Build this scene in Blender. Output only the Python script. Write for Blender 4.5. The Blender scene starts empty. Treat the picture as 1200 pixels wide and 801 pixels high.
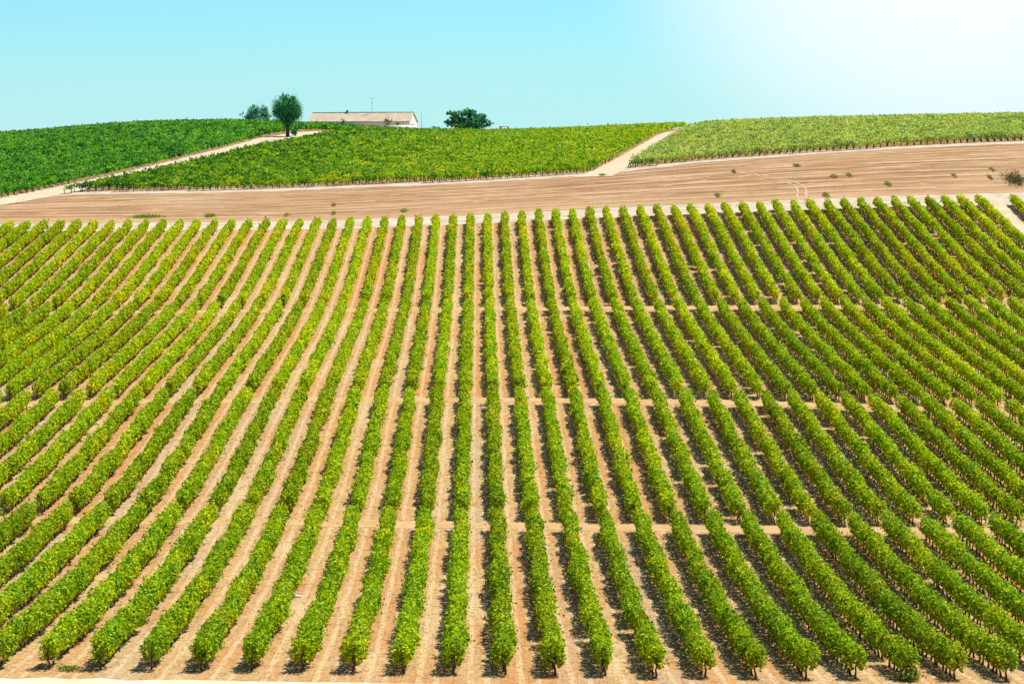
import bpy, bmesh, math, random
import numpy as np
from mathutils import Vector, Matrix, Euler

rng = np.random.default_rng(7)
random.seed(7)
scene = bpy.context.scene
COL = scene.collection
R = math.radians

# ------------------------------------------------------------------ camera
F = 2500.0                      # focal length in pixels of the 1200 px wide photograph
CU, CV = 600.0, 400.5
PITCH, YAW = R(4.81), R(0.895)
cd = bpy.data.cameras.new("camera")
cd.sensor_width = 36.0
cd.lens = 36.0 * F / 1200.0
cd.clip_start, cd.clip_end = 0.5, 20000.0
cam = bpy.data.objects.new("camera", cd)
COL.objects.link(cam)
cam.location = (0, 0, 0)
cam.rotation_euler = (R(90) - PITCH, 0, -YAW)
scene.camera = cam

# ------------------------------------------------------------------ sky, sun, exposure
SUN_EL, SUN_AZ = R(64), R(26)   # azimuth measured from +X towards +Y
sun_dir = Vector((math.cos(SUN_EL) * math.cos(SUN_AZ), math.cos(SUN_EL) * math.sin(SUN_AZ), math.sin(SUN_EL)))
w = bpy.data.worlds.new("World")
scene.world = w
w.use_nodes = True
nt = w.node_tree
N, L = nt.nodes, nt.links
bg = N["Background"]
sky = N.new("ShaderNodeTexSky")
sky.sky_type = 'NISHITA'
sky.sun_disc = False
sky.sun_elevation = SUN_EL
sky.sun_rotation = R(90) - SUN_AZ
sky.air_density, sky.dust_density, sky.ozone_density = 1.0, 0.6, 1.0
tint = N.new("ShaderNodeMix"); tint.data_type = 'RGBA'; tint.blend_type = 'MULTIPLY'
tint.inputs[0].default_value = 1.0
tint.inputs[7].default_value = (0.50, 0.99, 1.20, 1)
tc = N.new("ShaderNodeTexCoord")
# bright thin haze in the part of the sky towards the sun
hd = Vector((math.sin(R(13)), math.cos(R(13)), math.tan(R(9)))).normalized()
dot = N.new("ShaderNodeVectorMath"); dot.operation = 'DOT_PRODUCT'
dot.inputs[1].default_value = hd
mr = N.new("ShaderNodeMapRange"); mr.interpolation_type = 'SMOOTHERSTEP'
mr.inputs[1].default_value = math.cos(R(11.8)); mr.inputs[2].default_value = 1.0
glow = N.new("ShaderNodeMix"); glow.data_type = 'RGBA'
glow.inputs[7].default_value = (12.0, 12.6, 12.8, 1)
L.new(tc.outputs["Generated"], dot.inputs[0])
L.new(dot.outputs["Value"], mr.inputs[0])
L.new(mr.outputs[0], glow.inputs[0])
# the hazy low sky is brighter than the air above it
sepd = N.new("ShaderNodeSeparateXYZ"); L.new(tc.outputs["Generated"], sepd.inputs[0])
hz = N.new("ShaderNodeMapRange"); hz.interpolation_type = 'SMOOTHSTEP'
hz.inputs[1].default_value = math.sin(R(5)); hz.inputs[2].default_value = math.sin(R(28))
hz.inputs[3].default_value = 1.75; hz.inputs[4].default_value = 1.0
L.new(sepd.outputs[2], hz.inputs[0])
hm_ = N.new("ShaderNodeVectorMath"); hm_.operation = 'SCALE'
L.new(sky.outputs[0], hm_.inputs[0]); L.new(hz.outputs[0], hm_.inputs["Scale"])
L.new(hm_.outputs[0], tint.inputs[6])
# pale dusty band along the horizon
dst = N.new("ShaderNodeMapRange"); dst.interpolation_type = 'SMOOTHSTEP'
dst.inputs[1].default_value = math.sin(R(-0.5)); dst.inputs[2].default_value = math.sin(R(5.0))
dst.inputs[3].default_value = 0.9; dst.inputs[4].default_value = 0.0
L.new(sepd.outputs[2], dst.inputs[0])
dust = N.new("ShaderNodeMix"); dust.data_type = 'RGBA'
dust.inputs[7].default_value = (6.6, 11.3, 11.9, 1)
L.new(dst.outputs[0], dust.inputs[0]); L.new(tint.outputs[2], dust.inputs[6])
L.new(dust.outputs[2], glow.inputs[6])
L.new(glow.outputs[2], bg.inputs[0])
bg.inputs[1].default_value = 0.052
sl = bpy.data.lights.new("sun", 'SUN')
sl.energy = 5.0
sl.angle = R(0.5)
sl.color = (1.0, 0.95, 0.86)
so = bpy.data.objects.new("sun", sl)
COL.objects.link(so)
so.rotation_euler = sun_dir.to_track_quat('Z', 'Y').to_euler()
scene.view_settings.view_transform = 'Standard'
scene.view_settings.look = 'None'
scene.view_settings.exposure = 0.65
scene.view_settings.gamma = 1.0
scene.view_settings.use_curve_mapping = False
try:
    scene.cycles.max_bounces = 6
    scene.cycles.transmission_bounces = 3
    scene.cycles.diffuse_bounces = 3
    scene.cycles.glossy_bounces = 2
except Exception:
    pass

# ------------------------------------------------------------------ terrain
ROT = np.array(Euler((R(90) - PITCH, 0, -YAW)).to_matrix())

def ray(u, v):
    return ROT @ np.array([(u - CU) / F, -(v - CV) / F, -1.0])

def at(u, v, Y):
    """the point at distance Y north of the camera seen in that direction"""
    d = ray(u, v)
    return d * (Y / d[1])

def proj(x, y, z):
    p = np.stack([np.asarray(x, float), np.asarray(y, float), np.asarray(z, float)], -1) @ ROT
    return CU + F * p[..., 0] / -p[..., 2], CV - F * p[..., 1] / -p[..., 2], -p[..., 2]

XG = np.arange(-260, 261, 4.0)
# surveyed slope: distance -> heights read along it
SURVEY = {
    116: [(-100, 781), (50, 784), (300, 788), (590, 793), (900, 797), (1180, 800), (1300, 801)],
    168.5: [(-100, 604), (20, 605), (265, 608), (600, 613), (900, 617), (1177, 621), (1300, 622)],
    221: [(-100, 474), (90, 470), (280, 466), (600, 466), (960, 470), (1145, 479), (1300, 488)],
    288: [(-100, 367), (20, 366), (300, 363), (600, 360), (900, 358), (1180, 357), (1300, 357)],
    353: [(-100, 272), (0, 271), (160, 270), (300, 269), (450, 267), (571, 261), (700, 254), (800, 251), (900, 247), (1000, 243), (1100, 240), (1300, 238)],
    400: [(-150, 240), (0, 235), (150, 229), (300, 226), (450, 220), (600, 213), (700, 206), (800, 197), (900, 189), (1050, 180), (1200, 173), (1350, 168)],
    450: [(-150, 215), (0, 210), (150, 203), (300, 200), (450, 196), (600, 190), (700, 185), (800, 176), (900, 169), (1050, 162), (1200, 157), (1350, 152)],
    510: [(-150, 192), (0, 187), (150, 178), (300, 176), (450, 174), (600, 172), (700, 167), (800, 160), (900, 154), (1050, 148), (1200, 144), (1350, 141)],
    580: [(-150, 176), (0, 172), (150, 161), (300, 158), (380, 160.5), (450, 164.5), (600, 164), (700, 159), (800, 155), (900, 149), (1050, 144), (1200, 141), (1350, 139)],
    660: [(-150, 169), (0, 164), (150, 149.5), (300, 147), (380, 152), (450, 157.5), (600, 160), (700, 155), (800, 151), (900, 146), (1050, 143), (1200, 141), (1350, 140)],
    750: [(-150, 170), (0, 165), (150, 151), (300, 150), (380, 155), (450, 159.5), (600, 162), (700, 157), (800, 153), (900, 148), (1050, 145), (1200, 143), (1350, 142)],
}
knY, knZ = [], []
for Y0, z0 in ((-200, 10), (-60, 2), (0, -1.75), (12, -4.2), (30, -9.6), (60, -18.6), (90, -25.4)):
    knY.append(Y0); knZ.append(np.full_like(XG, z0))
for Y0, pts in SURVEY.items():
    P = np.array([at(u, v, Y0) for u, v in pts])
    o = np.argsort(P[:, 0])
    z = np.interp(XG, P[o, 0], P[o, 2])
    k = np.exp(-0.5 * (np.arange(-8, 9) / 3.2) ** 2); k /= k.sum()
    z = np.convolve(np.pad(z, 8, mode='edge'), k, mode='valid')
    knY.append(Y0); knZ.append(z)
for Y0, z0 in ((900, 2.0), (1200, -22), (2000, -45), (6000, -60)):
    knY.append(Y0); knZ.append(np.full_like(XG, z0))
knY = np.array(knY, float); knZ = np.array(knZ)
# monotone-style hermite tangents along Y
dY = np.diff(knY)[:, None]
sec = np.diff(knZ, axis=0) / dY
tan = np.zeros_like(knZ)
tan[1:-1] = (sec[:-1] * dY[1:] + sec[1:] * dY[:-1]) / (dY[1:] + dY[:-1])
tan[0], tan[-1] = sec[0], sec[-1]

def H(x, y):
    x = np.asarray(x, float); y = np.asarray(y, float)
    x, y = np.broadcast_arrays(x, y)
    yc = np.clip(y, knY[0], knY[-1] - 1e-6)
    i = np.clip(np.searchsorted(knY, yc, side='right') - 1, 0, len(knY) - 2)
    fx = (np.clip(x, XG[0], XG[-1] - 1e-6) - XG[0]) / 4.0
    j = fx.astype(int); f = fx - j
    def g(A, ii):
        return A[ii, j] * (1 - f) + A[ii, j + 1] * f
    h = knY[i + 1] - knY[i]
    t = (yc - knY[i]) / h
    return (g(knZ, i) * (2 * t**3 - 3 * t**2 + 1) + g(tan, i) * h * (t**3 - 2 * t**2 + t)
            + g(knZ, i + 1) * (-2 * t**3 + 3 * t**2) + g(tan, i + 1) * h * (t**3 - t**2))

def ground_at(u, v, y0=95.0, y1=760.0):
    d = ray(u, v); d = d / d[1]
    ys = np.arange(y0, y1, 0.25)
    below = d[2] * ys - H(d[0] * ys, ys) <= 0
    k = int(np.argmax(below)) if below.any() else len(ys) - 1
    y = ys[k]
    return float(d[0] * y), float(y), float(H(d[0] * y, y))

# ------------------------------------------------------------------ node helpers
def new_mat(name):
    m = bpy.data.materials.new(name)
    m.use_nodes = True
    b = m.node_tree.nodes["Principled BSDF"]
    return m, m.node_tree.nodes, m.node_tree.links, b

def mixc(nt_, fac, a, b, blend='MIX'):
    n = nt_.nodes.new("ShaderNodeMix"); n.data_type = 'RGBA'; n.blend_type = blend
    for sock, val in ((n.inputs[0], fac), (n.inputs[6], a), (n.inputs[7], b)):
        if isinstance(val, bpy.types.NodeSocket):
            nt_.links.new(val, sock)
        elif isinstance(val, (int, float)):
            sock.default_value = val
        else:
            sock.default_value = (*val, 1)
    return n.outputs[2]

def math_(nt_, op, a, b=0.0, c=0.0):
    n = nt_.nodes.new("ShaderNodeMath"); n.operation = op
    for s, val in zip(n.inputs, (a, b, c)):
        if isinstance(val, bpy.types.NodeSocket):
            nt_.links.new(val, s)
        else:
            s.default_value = val
    return n.outputs[0]

def ramp(nt_, fac, lo, hi, smooth=True):
    n = nt_.nodes.new("ShaderNodeMapRange")
    n.interpolation_type = 'SMOOTHSTEP' if smooth else 'LINEAR'
    nt_.links.new(fac, n.inputs[0])
    n.inputs[1].default_value, n.inputs[2].default_value = lo, hi
    return n.outputs[0]

def noise(nt_, vec, scale, detail=3.0, rough=0.55, dist=0.0):
    n = nt_.nodes.new("ShaderNodeTexNoise")
    n.inputs["Scale"].default_value = scale
    n.inputs["Detail"].default_value = detail
    n.inputs["Roughness"].default_value = rough
    n.inputs["Distortion"].default_value = dist
    if vec is not None:
        nt_.links.new(vec, n.inputs["Vector"])
    return n.outputs[0]

def scaled(nt_, vec, s):
    n = nt_.nodes.new("ShaderNodeVectorMath"); n.operation = 'MULTIPLY'
    nt_.links.new(vec, n.inputs[0]); n.inputs[1].default_value = s
    return n.outputs[0]

def position(nt_):
    return nt_.nodes.new("ShaderNodeNewGeometry").outputs["Position"]

def bump(nt_, h, strength, dist):
    n = nt_.nodes.new("ShaderNodeBump")
    n.inputs["Strength"].default_value = strength
    n.inputs["Distance"].default_value = dist
    nt_.links.new(h, n.inputs["Height"])
    return n.outputs[0]

SP, X0 = 2.8, 1.4               # row spacing, x of the straight row

def soil_material():
    m, n, l, b = new_mat("vineyard_soil")
    t = m.node_tree
    pos = position(t)
    sep = n.new("ShaderNodeSeparateXYZ"); l.new(pos, sep.inputs[0])
    fx = math_(t, 'DIVIDE', math_(t, 'SUBTRACT', sep.outputs[0], X0), SP)
    lane = math_(t, 'FLOOR', fx)
    fr = math_(t, 'FRACT', fx)
    blk = math_(t, 'FLOOR', math_(t, 'DIVIDE', math_(t, 'SUBTRACT', sep.outputs[1], 103.0), 59.0))
    wn = n.new("ShaderNodeTexWhiteNoise"); wn.noise_dimensions = '2D'
    cmb = n.new("ShaderNodeCombineXYZ"); l.new(lane, cmb.inputs[0]); l.new(blk, cmb.inputs[1])
    l.new(cmb.outputs[0], wn.inputs[0])
    tan_, org, gry = (0.43, 0.275, 0.120), (0.43, 0.215, 0.075), (0.39, 0.285, 0.165)
    c = mixc(t, ramp(t, wn.outputs[0], 0.35, 0.9), tan_, org)
    wn2 = n.new("ShaderNodeSeparateColor"); l.new(wn.outputs[1], wn2.inputs[0])
    c = mixc(t, math_(t, 'MULTIPLY', ramp(t, wn2.outputs[1], 0.55, 0.95), 0.8), c, gry)
    big = noise(t, scaled(t, pos, (0.22, 0.06, 0.0)), 1.0, 3)
    c = mixc(t, math_(t, 'MULTIPLY', ramp(t, big, 0.5, 0.62), 0.75), c, (0.42, 0.215, 0.08))
    c = mixc(t, math_(t, 'MULTIPLY', ramp(t, big, 0.47, 0.3), 0.6), c, (0.52, 0.39, 0.22))
    # wheel lines: paler pressed soil, rougher tilled strip between
    wob = math_(t, 'MULTIPLY', math_(t, 'SUBTRACT', noise(t, scaled(t, pos, (0.02, 0.09, 0)), 1.0, 2), 0.5), 0.12)
    f2 = math_(t, 'ADD', fr, wob)
    def band(c0, w0):
        d = math_(t, 'ABSOLUTE', math_(t, 'SUBTRACT', f2, c0))
        return ramp(t, d, w0, w0 * 0.35)
    wheel = math_(t, 'MAXIMUM', band(0.33, 0.085), band(0.66, 0.085))
    streak = noise(t, scaled(t, pos, (7.0, 0.35, 0)), 1.0, 4, 0.7)
    c = mixc(t, math_(t, 'MULTIPLY', math_(t, 'MULTIPLY', wheel, ramp(t, streak, 0.3, 0.6)), 0.9), c, (0.55, 0.41, 0.235))
    c = mixc(t, math_(t, 'MULTIPLY', ramp(t, streak, 0.52, 0.66), 0.75), c, (0.26, 0.15, 0.065))
    clod = noise(t, pos, 3.2, 5, 0.78)
    c = mixc(t, math_(t, 'MULTIPLY', ramp(t, clod, 0.51, 0.62), 0.8), c, (0.17, 0.095, 0.05))
    c = mixc(t, math_(t, 'MULTIPLY', ramp(t, clod, 0.44, 0.30), 0.5), c, (0.50, 0.37, 0.23))
    lit = noise(t, scaled(t, pos, (1.6, 0.9, 0)), 1.0, 4, 0.75, 0.6)
    c = mixc(t, math_(t, 'MULTIPLY', ramp(t, lit, 0.56, 0.64), 0.5), c, (0.27, 0.135, 0.05))
    c = mixc(t, math_(t, 'MULTIPLY', ramp(t, lit, 0.42, 0.34), 0.45), c, (0.56, 0.43, 0.26))
    vor = n.new("ShaderNodeTexVoronoi"); vor.inputs["Scale"].default_value = 1.3
    l.new(pos, vor.inputs["Vector"])
    c = mixc(t, math_(t, 'MULTIPLY', ramp(t, vor.outputs["Distance"], 0.20, 0.08), 0.75), c, (0.16, 0.10, 0.055))
    l.new(c, b.inputs["Base Color"])
    b.inputs["Roughness"].default_value = 0.95
    b.inputs["Specular IOR Level"].default_value = 0.1
    hh = math_(t, 'ADD', math_(t, 'MULTIPLY', clod, 0.5), math_(t, 'MULTIPLY', streak, 0.5))
    l.new(bump(t, hh, 0.8, 0.22), b.inputs["Normal"])
    return m

def dirt_material(name, col, dark, pale, k=1.0):
    m, n, l, b = new_mat(name)
    t = m.node_tree
    pos = position(t)
    a = noise(t, pos, 0.35 * k, 4, 0.6)
    f = noise(t, pos, 4.0 * k, 5, 0.7)
    c = mixc(t, ramp(t, a, 0.35, 0.65), col, pale)
    c = mixc(t, math_(t, 'MULTIPLY', ramp(t, f, 0.52, 0.7), 0.6), c, dark)
    l.new(c, b.inputs["Base Color"])
    b.inputs["Roughness"].default_value = 0.95
    b.inputs["Specular IOR Level"].default_value = 0.1
    l.new(bump(t, f, 0.6, 0.12), b.inputs["Normal"])
    return m

def stubble_material():
    m, n, l, b = new_mat("ploughed_soil")
    t = m.node_tree
    uv = n.new("ShaderNodeUVMap").outputs[0]            # x along the band, y across it, in metres
    pos = position(t)
    wob = noise(t, scaled(t, uv, (0.012, 0.03, 0)), 1.0, 2)
    shift = n.new("ShaderNodeVectorMath"); shift.operation = 'ADD'
    cm = n.new("ShaderNodeCombineXYZ"); l.new(math_(t, 'MULTIPLY', wob, 5.0), cm.inputs[1])
    l.new(uv, shift.inputs[0]); l.new(cm.outputs[0], shift.inputs[1])
    st = noise(t, scaled(t, shift.outputs[0], (0.018, 0.42, 0)), 1.0, 4, 0.62)
    st2 = noise(t, scaled(t, shift.outputs[0], (0.05, 1.1, 0)), 1.0, 3, 0.6)
    patch = noise(t, scaled(t, uv, (0.02, 0.06, 0)), 1.0, 3, 0.5)
    c = mixc(t, ramp(t, st, 0.42, 0.58), (0.255, 0.130, 0.060), (0.345, 0.205, 0.098))
    c = mixc(t, math_(t, 'MULTIPLY', ramp(t, st2, 0.54, 0.62), 0.8), c, (0.46, 0.31, 0.18))
    c = mixc(t, math_(t, 'MULTIPLY', ramp(t, st2, 0.45, 0.36), 0.8), c, (0.14, 0.068, 0.042))
    c = mixc(t, math_(t, 'MULTIPLY', ramp(t, patch, 0.50, 0.64), 0.5), c, (0.42, 0.27, 0.155))
    sp = n.new("ShaderNodeSeparateXYZ"); l.new(uv, sp.inputs[0])
    sp2 = n.new("ShaderNodeSeparateXYZ"); l.new(shift.outputs[0], sp2.inputs[0])
    fur = math_(t, 'FRACT', math_(t, 'DIVIDE', sp2.outputs[1], 4.6))
    seg = noise(t, scaled(t, shift.outputs[0], (0.045, 0.22, 0)), 1.0, 4, 0.7)
    dk = math_(t, 'MULTIPLY', ramp(t, math_(t, 'ABSOLUTE', math_(t, 'SUBTRACT', fur, 0.45)), 0.11, 0.03), ramp(t, seg, 0.46, 0.56))
    lt = math_(t, 'MULTIPLY', ramp(t, math_(t, 'ABSOLUTE', math_(t, 'SUBTRACT', fur, 0.70)), 0.16, 0.05), ramp(t, seg, 0.42, 0.54))
    c = mixc(t, math_(t, 'MULTIPLY', lt, 0.7), c, (0.50, 0.35, 0.20))
    c = mixc(t, math_(t, 'MULTIPLY', dk, 0.8), c, (0.12, 0.06, 0.035))
    blot = noise(t, scaled(t, uv, (0.16, 0.5, 0)), 1.0, 5, 0.75, 0.8)
    c = mixc(t, math_(t, 'MULTIPLY', ramp(t, blot, 0.54, 0.64), 0.55), c, (0.20, 0.10, 0.05))
    c = mixc(t, math_(t, 'MULTIPLY', ramp(t, blot, 0.45, 0.36), 0.5), c, (0.50, 0.36, 0.20))
    edge = math_(t, 'MAXIMUM', ramp(t, sp.outputs[1], 9.0, 0.0), ramp(t, sp.outputs[0], 30.0, 0.0))
    c = mixc(t, math_(t, 'MULTIPLY', edge, 0.6), c, (0.44, 0.28, 0.15))
    f = noise(t, pos, 1.6, 5, 0.75)
    c = mixc(t, math_(t, 'MULTIPLY', ramp(t, f, 0.55, 0.72), 0.6), c, (0.16, 0.085, 0.05))
    c = mixc(t, math_(t, 'MULTIPLY', ramp(t, f, 0.42, 0.30), 0.5), c, (0.48, 0.34, 0.20))
    l.new(c, b.inputs["Base Color"])
    b.inputs["Roughness"].default_value = 0.95
    b.inputs["Specular IOR Level"].default_value = 0.1
    l.new(bump(t, math_(t, 'ADD', st2, math_(t, 'MULTIPLY', f, 0.5)), 0.8, 0.35), b.inputs["Normal"])
    return m

def leaf_material(name, green, dark, yellow, brown, transl=0.30, pale=None):
    m, n, l, b = new_mat(name)
    t = m.node_tree
    at_ = n.new("ShaderNodeAttribute"); at_.attribute_name = "tint"
    v = at_.outputs["Fac"]
    pos = position(t)
    oi = n.new("ShaderNodeObjectInfo")
    area = noise(t, scaled(t, pos, (0.09, 0.06, 0.0)), 1.0, 3, 0.6)
    fine = noise(t, scaled(t, pos, (0.8, 0.55, 0.3)), 1.0, 2, 0.5)
    c = mixc(t, ramp(t, v, 0.08, 0.52, False), dark, green)
    yel = math_(t, 'MULTIPLY', ramp(t, v, 0.35, 0.95, False),
                math_(t, 'ADD', 0.30, math_(t, 'MULTIPLY', ramp(t, math_(t, 'ADD', math_(t, 'MULTIPLY', area, 0.6), math_(t, 'MULTIPLY', fine, 0.4)), 0.42, 0.62), 0.7)))
    c = mixc(t, yel, c, yellow)
    c = mixc(t, ramp(t, v, 1.05, 1.15, False), c, brown)
    hsv = n.new("ShaderNodeHueSaturation")
    l.new(c, hsv.inputs["Color"])
    l.new(math_(t, 'ADD', 0.86, math_(t, 'MULTIPLY', oi.outputs["Random"], 0.28)), hsv.inputs["Value"])
    c = hsv.outputs[0]
    l.new(c, b.inputs["Base Color"])
    b.inputs["Roughness"].default_value = 0.6
    b.inputs["Specular IOR Level"].default_value = 0.12
    tr = n.new("ShaderNodeBsdfTranslucent")
    l.new(mixc(t, 1.0, c, (1.5, 1.35, 0.5), 'MULTIPLY'), tr.inputs[0])
    ms = n.new("ShaderNodeMixShader"); ms.inputs[0].default_value = transl
    l.new(b.outputs[0], ms.inputs[1]); l.new(tr.outputs[0], ms.inputs[2])
    l.new(ms.outputs[0], n["Material Output"].inputs[0])
    return m

def plain(name, col, rough=0.8, var=0.25, scale=3.0):
    m, n, l, b = new_mat(name)
    t = m.node_tree
    f = noise(t, position(t), scale, 4, 0.65)
    c = mixc(t, ramp(t, f, 0.3, 0.7), tuple(x * (1 - var) for x in col), tuple(min(1, x * (1 + var)) for x in col))
    l.new(c, b.inputs["Base Color"])
    b.inputs["Roughness"].default_value = rough
    b.inputs["Specular IOR Level"].default_value = 0.2
    return m

M = dict(
    soil=soil_material(),
    pale=dirt_material("pale_dirt", (0.54, 0.44, 0.31), (0.36, 0.27, 0.17), (0.62, 0.53, 0.40)),
    path=dirt_material("path_dirt", (0.40, 0.25, 0.108), (0.19, 0.105, 0.045), (0.46, 0.31, 0.15), 1.3),
    hill=dirt_material("hill_dirt", (0.44, 0.35, 0.235), (0.29, 0.21, 0.13), (0.52, 0.43, 0.31)),
    headland=dirt_material("headland_dirt", (0.40, 0.31, 0.225), (0.25, 0.19, 0.14), (0.50, 0.41, 0.31)),
    stubble=stubble_material(),
    wheel=dirt_material("pressed_dirt", (0.40, 0.27, 0.155), (0.30, 0.18, 0.10), (0.45, 0.33, 0.2)),
    vine=leaf_material("vine_leaf", (0.255, 0.43, 0.002), (0.028, 0.108, 0.004), (0.76, 0.66, 0.005), (0.46, 0.28, 0.010)),
    vine_left=leaf_material("vine_leaf_lush", (0.078, 0.31, 0.026), (0.012, 0.085, 0.014), (0.23, 0.44, 0.03), (0.2, 0.2, 0.03)),
    vine_mid=leaf_material("vine_leaf_upper", (0.155, 0.35, 0.012), (0.028, 0.14, 0.012), (0.48, 0.50, 0.012), (0.4, 0.26, 0.02)),
    vine_right=leaf_material("vine_leaf_haze_tint", (0.37, 0.48, 0.115), (0.16, 0.30, 0.09), (0.58, 0.60, 0.14), (0.5, 0.42, 0.2)),  # veiling flare haze over the right hill, put into the leaf colour
    bark=plain("vine_bark", (0.085, 0.060, 0.045), 0.9),
    post=plain("weathered_wood", (0.22, 0.17, 0.12), 0.9),
    tree_leaf=leaf_material("tree_leaf", (0.040, 0.27, 0.11), (0.018, 0.15, 0.095), (0.12, 0.36, 0.09), (0.06, 0.2, 0.05), 0.4),
    blue_leaf=leaf_material("blue_green_leaf", (0.13, 0.40, 0.31), (0.07, 0.27, 0.24), (0.20, 0.46, 0.33), (0.13, 0.32, 0.2), 0.4),
    olive_leaf=leaf_material("olive_leaf", (0.22, 0.25, 0.13), (0.13, 0.16, 0.085), (0.30, 0.31, 0.17), (0.3, 0.3, 0.16), 0.2),
    yellow_leaf=leaf_material("yellow_green_leaf", (0.15, 0.23, 0.03), (0.08, 0.15, 0.02), (0.26, 0.30, 0.04), (0.28, 0.26, 0.06), 0.3),
    weed_leaf=leaf_material("weed_leaf", (0.16, 0.25, 0.025), (0.08, 0.16, 0.02), (0.32, 0.34, 0.04), (0.32, 0.26, 0.06), 0.3),
    tuft_leaf=leaf_material("tuft_leaf", (0.24, 0.27, 0.06), (0.14, 0.17, 0.04), (0.36, 0.32, 0.10), (0.3, 0.24, 0.07), 0.3),
    scrub_leaf=leaf_material("dry_scrub_leaf", (0.14, 0.14, 0.06), (0.07, 0.08, 0.035), (0.24, 0.20, 0.09), (0.24, 0.18, 0.09), 0.2),
    tree_bark=plain("tree_bark", (0.075, 0.070, 0.062), 0.9),
    wall=plain("white_render", (0.78, 0.76, 0.71), 0.85, 0.06, 0.8),
    steel=plain("galvanised_steel", (0.30, 0.30, 0.30), 0.5, 0.1),
    dark=plain("dark_opening", (0.05, 0.045, 0.04), 0.7),
    door=plain("grey_blue_paint", (0.36, 0.41, 0.46), 0.6, 0.08),
    coping=plain("grey_brown_coping", (0.22, 0.18, 0.15), 0.9),
    zinc=plain("grey_sheet_roof", (0.23, 0.25, 0.25), 0.6, 0.1),
    plastic=plain("white_plastic", (0.75, 0.75, 0.75), 0.4, 0.05),
)

def tile_material():
    m, n, l, b = new_mat("clay_roof_tile")
    t = m.node_tree
    tcn = n.new("ShaderNodeTexCoord").outputs["Object"]
    wv = n.new("ShaderNodeTexWave"); wv.bands_direction = 'X'; wv.inputs["Scale"].default_value = 1.3
    wv.inputs["Distortion"].default_value = 0.4
    l.new(tcn, wv.inputs["Vector"])
    f = noise(t, scaled(t, tcn, (0.5, 0.8, 0.8)), 1.0, 4, 0.6)
    g = noise(t, tcn, 3.0, 3, 0.7)
    c = mixc(t, ramp(t, f, 0.35, 0.65), (0.48, 0.375, 0.26), (0.58, 0.49, 0.375))
    c = mixc(t, math_(t, 'MULTIPLY', ramp(t, g, 0.55, 0.7), 0.5), c, (0.30, 0.18, 0.12))
    c = mixc(t, math_(t, 'MULTIPLY', wv.outputs["Fac"], 0.25), c, (0.28, 0.17, 0.12))
    l.new(c, b.inputs["Base Color"]); b.inputs["Roughness"].default_value = 0.9
    b.inputs["Specular IOR Level"].default_value = 0.1
    l.new(bump(t, wv.outputs["Fac"], 0.6, 0.08), b.inputs["Normal"])
    return m
M["tile"] = tile_material()

# ------------------------------------------------------------------ mesh helpers
def mesh_np(name, V, Fq, mats, tint_=None, mat_idx=None, uv=None, smooth=False):
    me = bpy.data.meshes.new(name)
    V = np.ascontiguousarray(V, dtype=np.float32); Fq = np.ascontiguousarray(Fq, dtype=np.int32)
    k = Fq.shape[1]
    me.vertices.add(len(V)); me.vertices.foreach_set("co", V.ravel())
    me.loops.add(Fq.size); me.loops.foreach_set("vertex_index", Fq.ravel())
    me.polygons.add(len(Fq)); me.polygons.foreach_set("loop_start", np.arange(0, Fq.size, k, dtype=np.int32))
    if mat_idx is not None:
        me.polygons.foreach_set("material_index", np.ascontiguousarray(mat_idx, dtype=np.int32))
    me.update(calc_edges=True)
    if smooth:
        me.polygons.foreach_set("use_smooth", np.ones(len(Fq), dtype=bool))
    if tint_ is not None:
        a = me.attributes.new("tint", 'FLOAT', 'POINT')
        a.data.foreach_set("value", np.ascontiguousarray(tint_, dtype=np.float32))
    if uv is not None:
        ul = me.uv_layers.new(name="UVMap")
        ul.data.foreach_set("uv", np.ascontiguousarray(uv[Fq.ravel()], dtype=np.float32).ravel())
    for m in (mats if isinstance(mats, (list, tuple)) else [mats]):
        me.materials.append(m)
    return me

def link(name, data, parent=None, loc=(0, 0, 0), rz=0.0):
    o = bpy.data.objects.new(name, data)
    COL.objects.link(o)
    o.location = loc
    o.rotation_euler = (0, 0, rz)
    if parent is not None:
        o.parent = parent
    return o

def tag(o, label, cat, group=None, kind=None):
    o["label"] = label
    o["category"] = cat
    if group: o["group"] = group
    if kind: o["kind"] = kind
    return o

def leaves(C, Nrm, size, tint_, spread=0.9):
    """quads (kite shaped leaves) at centres C, facing roughly Nrm"""
    n = len(C)
    nr = Nrm + rng.normal(0, spread, (n, 3))
    nr /= np.linalg.norm(nr, axis=1, keepdims=True) + 1e-9
    a = np.cross(nr, rng.normal(0, 1, (n, 3)))
    a /= np.linalg.norm(a, axis=1, keepdims=True) + 1e-9
    b = np.cross(nr, a)
    s = (size * rng.uniform(0.7, 1.3, n))[:, None]
    q = np.stack([C - a * s * 0.55, C - b * s * 0.42 + a * s * 0.05 + nr * s * 0.10,
                  C + a * s * 0.55, C + b * s * 0.42 + a * s * 0.05 + nr * s * 0.10], 1)
    V = q.reshape(-1, 3)
    Fq = np.arange(4 * n).reshape(n, 4)
    return V, Fq, np.repeat(tint_, 4)

def grid_sheet(name, P, mat, uv=None, kind='structure'):
    ny, nx = P.shape[:2]
    idx = np.arange(ny * nx).reshape(ny, nx)
    Fq = np.stack([idx[:-1, :-1], idx[:-1, 1:], idx[1:, 1:], idx[1:, :-1]], -1).reshape(-1, 4)
    me = mesh_np(name, P.reshape(-1, 3), Fq, mat, uv=None if uv is None else uv.reshape(-1, 2), smooth=True)
    o = link(name, me)
    if kind: o["kind"] = kind
    return o

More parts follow.
